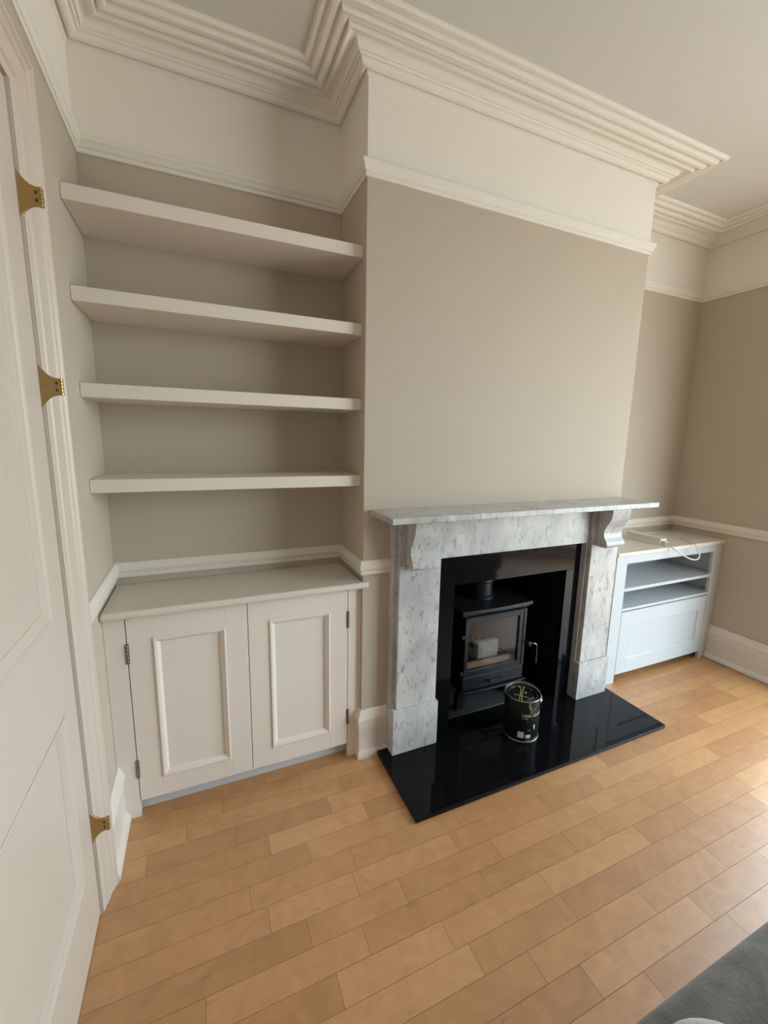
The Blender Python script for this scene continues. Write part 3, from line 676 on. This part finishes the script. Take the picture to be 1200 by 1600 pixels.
# wire handle folded over the far side, with its two ears
for sgn in (-1, 1):
    a = camdir + sgn * math.pi / 2
    G().lathe([(.0115, 0), (.0115, .0015), (.006, .003), (.003, .0035)], (0, 0, 0), 14, 'x').bm.free()
    G().tube([(TX + (TR + .0003) * math.cos(a), TY + (TR + .0003) * math.sin(a), HZ + TH_ - .028), (TX + (TR + .004) * math.cos(a), TY + (TR + .004) * math.sin(a), HZ + TH_ - .028)], [.012, .009], 14).out('handle_ear', M_STEEL, tin)
hp = []
for i in range(17):
    t = math.pi * i / 16; s = math.cos(t) * (TR + .006); up = math.sin(t)
    f = -up * .056; z = TH_ - .026 + up * .046
    hp.append(lp(f, -s, z))
G().tube(hp, .0021, 8).out('wire_handle', M_STEEL, tin)

# ================================================================== RIGHT ALCOVE
mc = thing('media_cabinet', (1.96, .15, 0), 'low white media cabinet with two open shelves and a panelled flap in the right alcove', 'cabinet')
mx0, mx1 = 1.478, R - .0012; il, ir = 1.5625, 2.352; ZT0, ZT1 = .771, .7925
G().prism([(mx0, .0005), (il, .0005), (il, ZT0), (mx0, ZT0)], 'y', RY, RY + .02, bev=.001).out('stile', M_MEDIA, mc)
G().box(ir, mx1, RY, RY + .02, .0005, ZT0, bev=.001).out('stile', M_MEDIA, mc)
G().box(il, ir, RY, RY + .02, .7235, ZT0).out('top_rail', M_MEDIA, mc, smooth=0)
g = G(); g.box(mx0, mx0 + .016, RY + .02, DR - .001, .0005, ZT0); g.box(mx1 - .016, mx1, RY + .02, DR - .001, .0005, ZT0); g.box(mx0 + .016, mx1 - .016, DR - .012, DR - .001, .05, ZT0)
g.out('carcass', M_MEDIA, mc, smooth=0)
for z0, z1 in ((.5595, .5775), (.4425, .4575)):
    g = G(); g.box(il + .0005, ir - .0005, RY - .001, RY + .0205, z0, z1); g.box(mx0 + .017, mx1 - .017, RY + .0205, DR - .0125, z0, z1)
    g.out('shelf', M_MEDIA, mc, smooth=0)
FP = [(0, -.012), (0, -.0002), (.003, -.002), (.006, -.006), (.008, -.012)]
fx0, fx1, fz0, fz1 = il + .004, ir - .002, .049, .4335
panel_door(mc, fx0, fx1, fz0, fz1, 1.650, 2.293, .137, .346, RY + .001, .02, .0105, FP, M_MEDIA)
G().box(il + .03, ir - .01, RY + .10, RY + .115, .0005, .06).out('kickboard', M_MEDIA, mc, smooth=0)
o = G().prism([(W + .0008, DR - .0008), (W + .0008, .0005), (1.470, .0005), (1.470, -.0274), (R - .0008, -.0274), (R - .0008, DR - .0008)], 'z', ZT0 + .0003, ZT1, bev=.009, seg=4).out('media_cabinet_worktop', M_TOP, wn=True)
tag(o, 'pale worktop with rounded front edge on the low media cabinet', 'worktop')
# power strip with its looping cable
ps = thing('power_strip', (1.96, .17, ZT1), 'white power strip with a looping cable lying on the media cabinet', 'power strip')
pa_, pb_ = Vector((1.902, .238, 0)), Vector((1.902, .020, 0)); dv = (pb_ - pa_).normalized(); nv = Vector((dv.y, -dv.x, 0))
def obox(c0, c1, hw, z0, z1, bev, mat, name, par):
    b = bmesh.new(); bmesh.ops.create_cube(b, size=1.0); ln = (c1 - c0).length; d = (c1 - c0).normalized(); nn = Vector((d.y, -d.x, 0)); mid = (c0 + c1) / 2
    for v in b.verts:
        p = mid + d * v.co.x * ln + nn * v.co.y * 2 * hw; v.co = (p.x, p.y, (z0 + z1) / 2 + v.co.z * (z1 - z0))
    bmesh.ops.bevel(b, geom=list(b.edges), offset=bev, segments=2, affect='EDGES', profile=.5)
    return G()._merge(b).out(name, mat, par)
body = obox(pa_, pb_, .027, ZT1 + .0002, ZT1 + .042, .005, M_PLASTIC, 'strip_body', ps)
obox(pb_ + dv * .0005 - nv * 0.0, pb_ + dv * .020, .014, ZT1 + .006, ZT1 + .028, .004, M_PLASTIC, 'cable_plug', ps)
G().lathe([(.006, 0), (.006, -.005)], (pb_.x + dv.x * .020, pb_.y + dv.y * .020, ZT1 + .017), 12, 'y').out('grommet', M_GREYGASKET, ps)
CB = [tuple(pb_ + dv * .020 + Vector((0, 0, ZT1 + .017))), (1.889, -.050, ZT1 - .004), (1.94, -.088, ZT1 - .044), (2.005, -.098, ZT1 - .066), (2.060, -.092, ZT1 - .066), (2.085, -.080, ZT1 - .048), (2.092, -.060, ZT1 - .022), (2.105, -.038, ZT1 + .004), (2.140, .003, ZT1 + .006),
      (2.185, .06, ZT1 + .0045), (2.216, .125, ZT1 + .0045), (2.216, .19, ZT1 + .0045), (2.175, .265, ZT1 + .0045), (2.11, .295, ZT1 + .0045), (2.04, .285, ZT1 + .0045)]
G().tube(bez(CB, 8), .0036, 8).out('cable', M_PLASTIC, ps)

# ================================================================== SOFA at the lower right
sx0, sx1, sy0, sy1 = -0.07, 1.72, -2.12, -1.2145
sofa = thing('sofa', ((sx0 + sx1) / 2, (sy0 + sy1) / 2, 0), 'grey velvet sofa at the lower right corner of the view', 'sofa')
G().box(sx0 + .02, sx1 - .02, sy0 + .02, sy1 - .05, .10, .30, bev=.03, seg=4).out('base', M_VELVET, sofa)
for i in range(2):
    a = sx0 + i * (sx1 - sx0) / 2; G().box(a + .003, a + (sx1 - sx0) / 2 - .003, sy0 + .24, sy1, .30, .465, bev=.055, seg=6).out('seat_cushion', M_VELVET, sofa, smooth=60)
G().box(sx0, sx1, sy0, sy0 + .25, .30, .84, bev=.06, seg=6).out('backrest', M_VELVET, sofa, smooth=60)
for x in (sx0 + .10, sx1 - .10):
    for y in (sy0 + .1, sy1 - .15): G().lathe([(.016, 0.0005), (.024, .10)], (x, y, 0), 16).out('leg', M_GRATE, sofa)
prof = [(.001, -.055)] + [(.11 * math.cos(t) ** .7 if abs(t) < 1.57 else .001, .06 * math.sin(t)) for t in [-1.4 + 2.8 * i / 16 for i in range(17)]] + [(.001, .058)]
o = G().lathe(prof, (.0, -1.386, .528), 40).out('scatter_cushion', M_CUSHION, smooth=80)
tag(o, 'pale grey round scatter cushion on the sofa at the bottom edge', 'cushion')
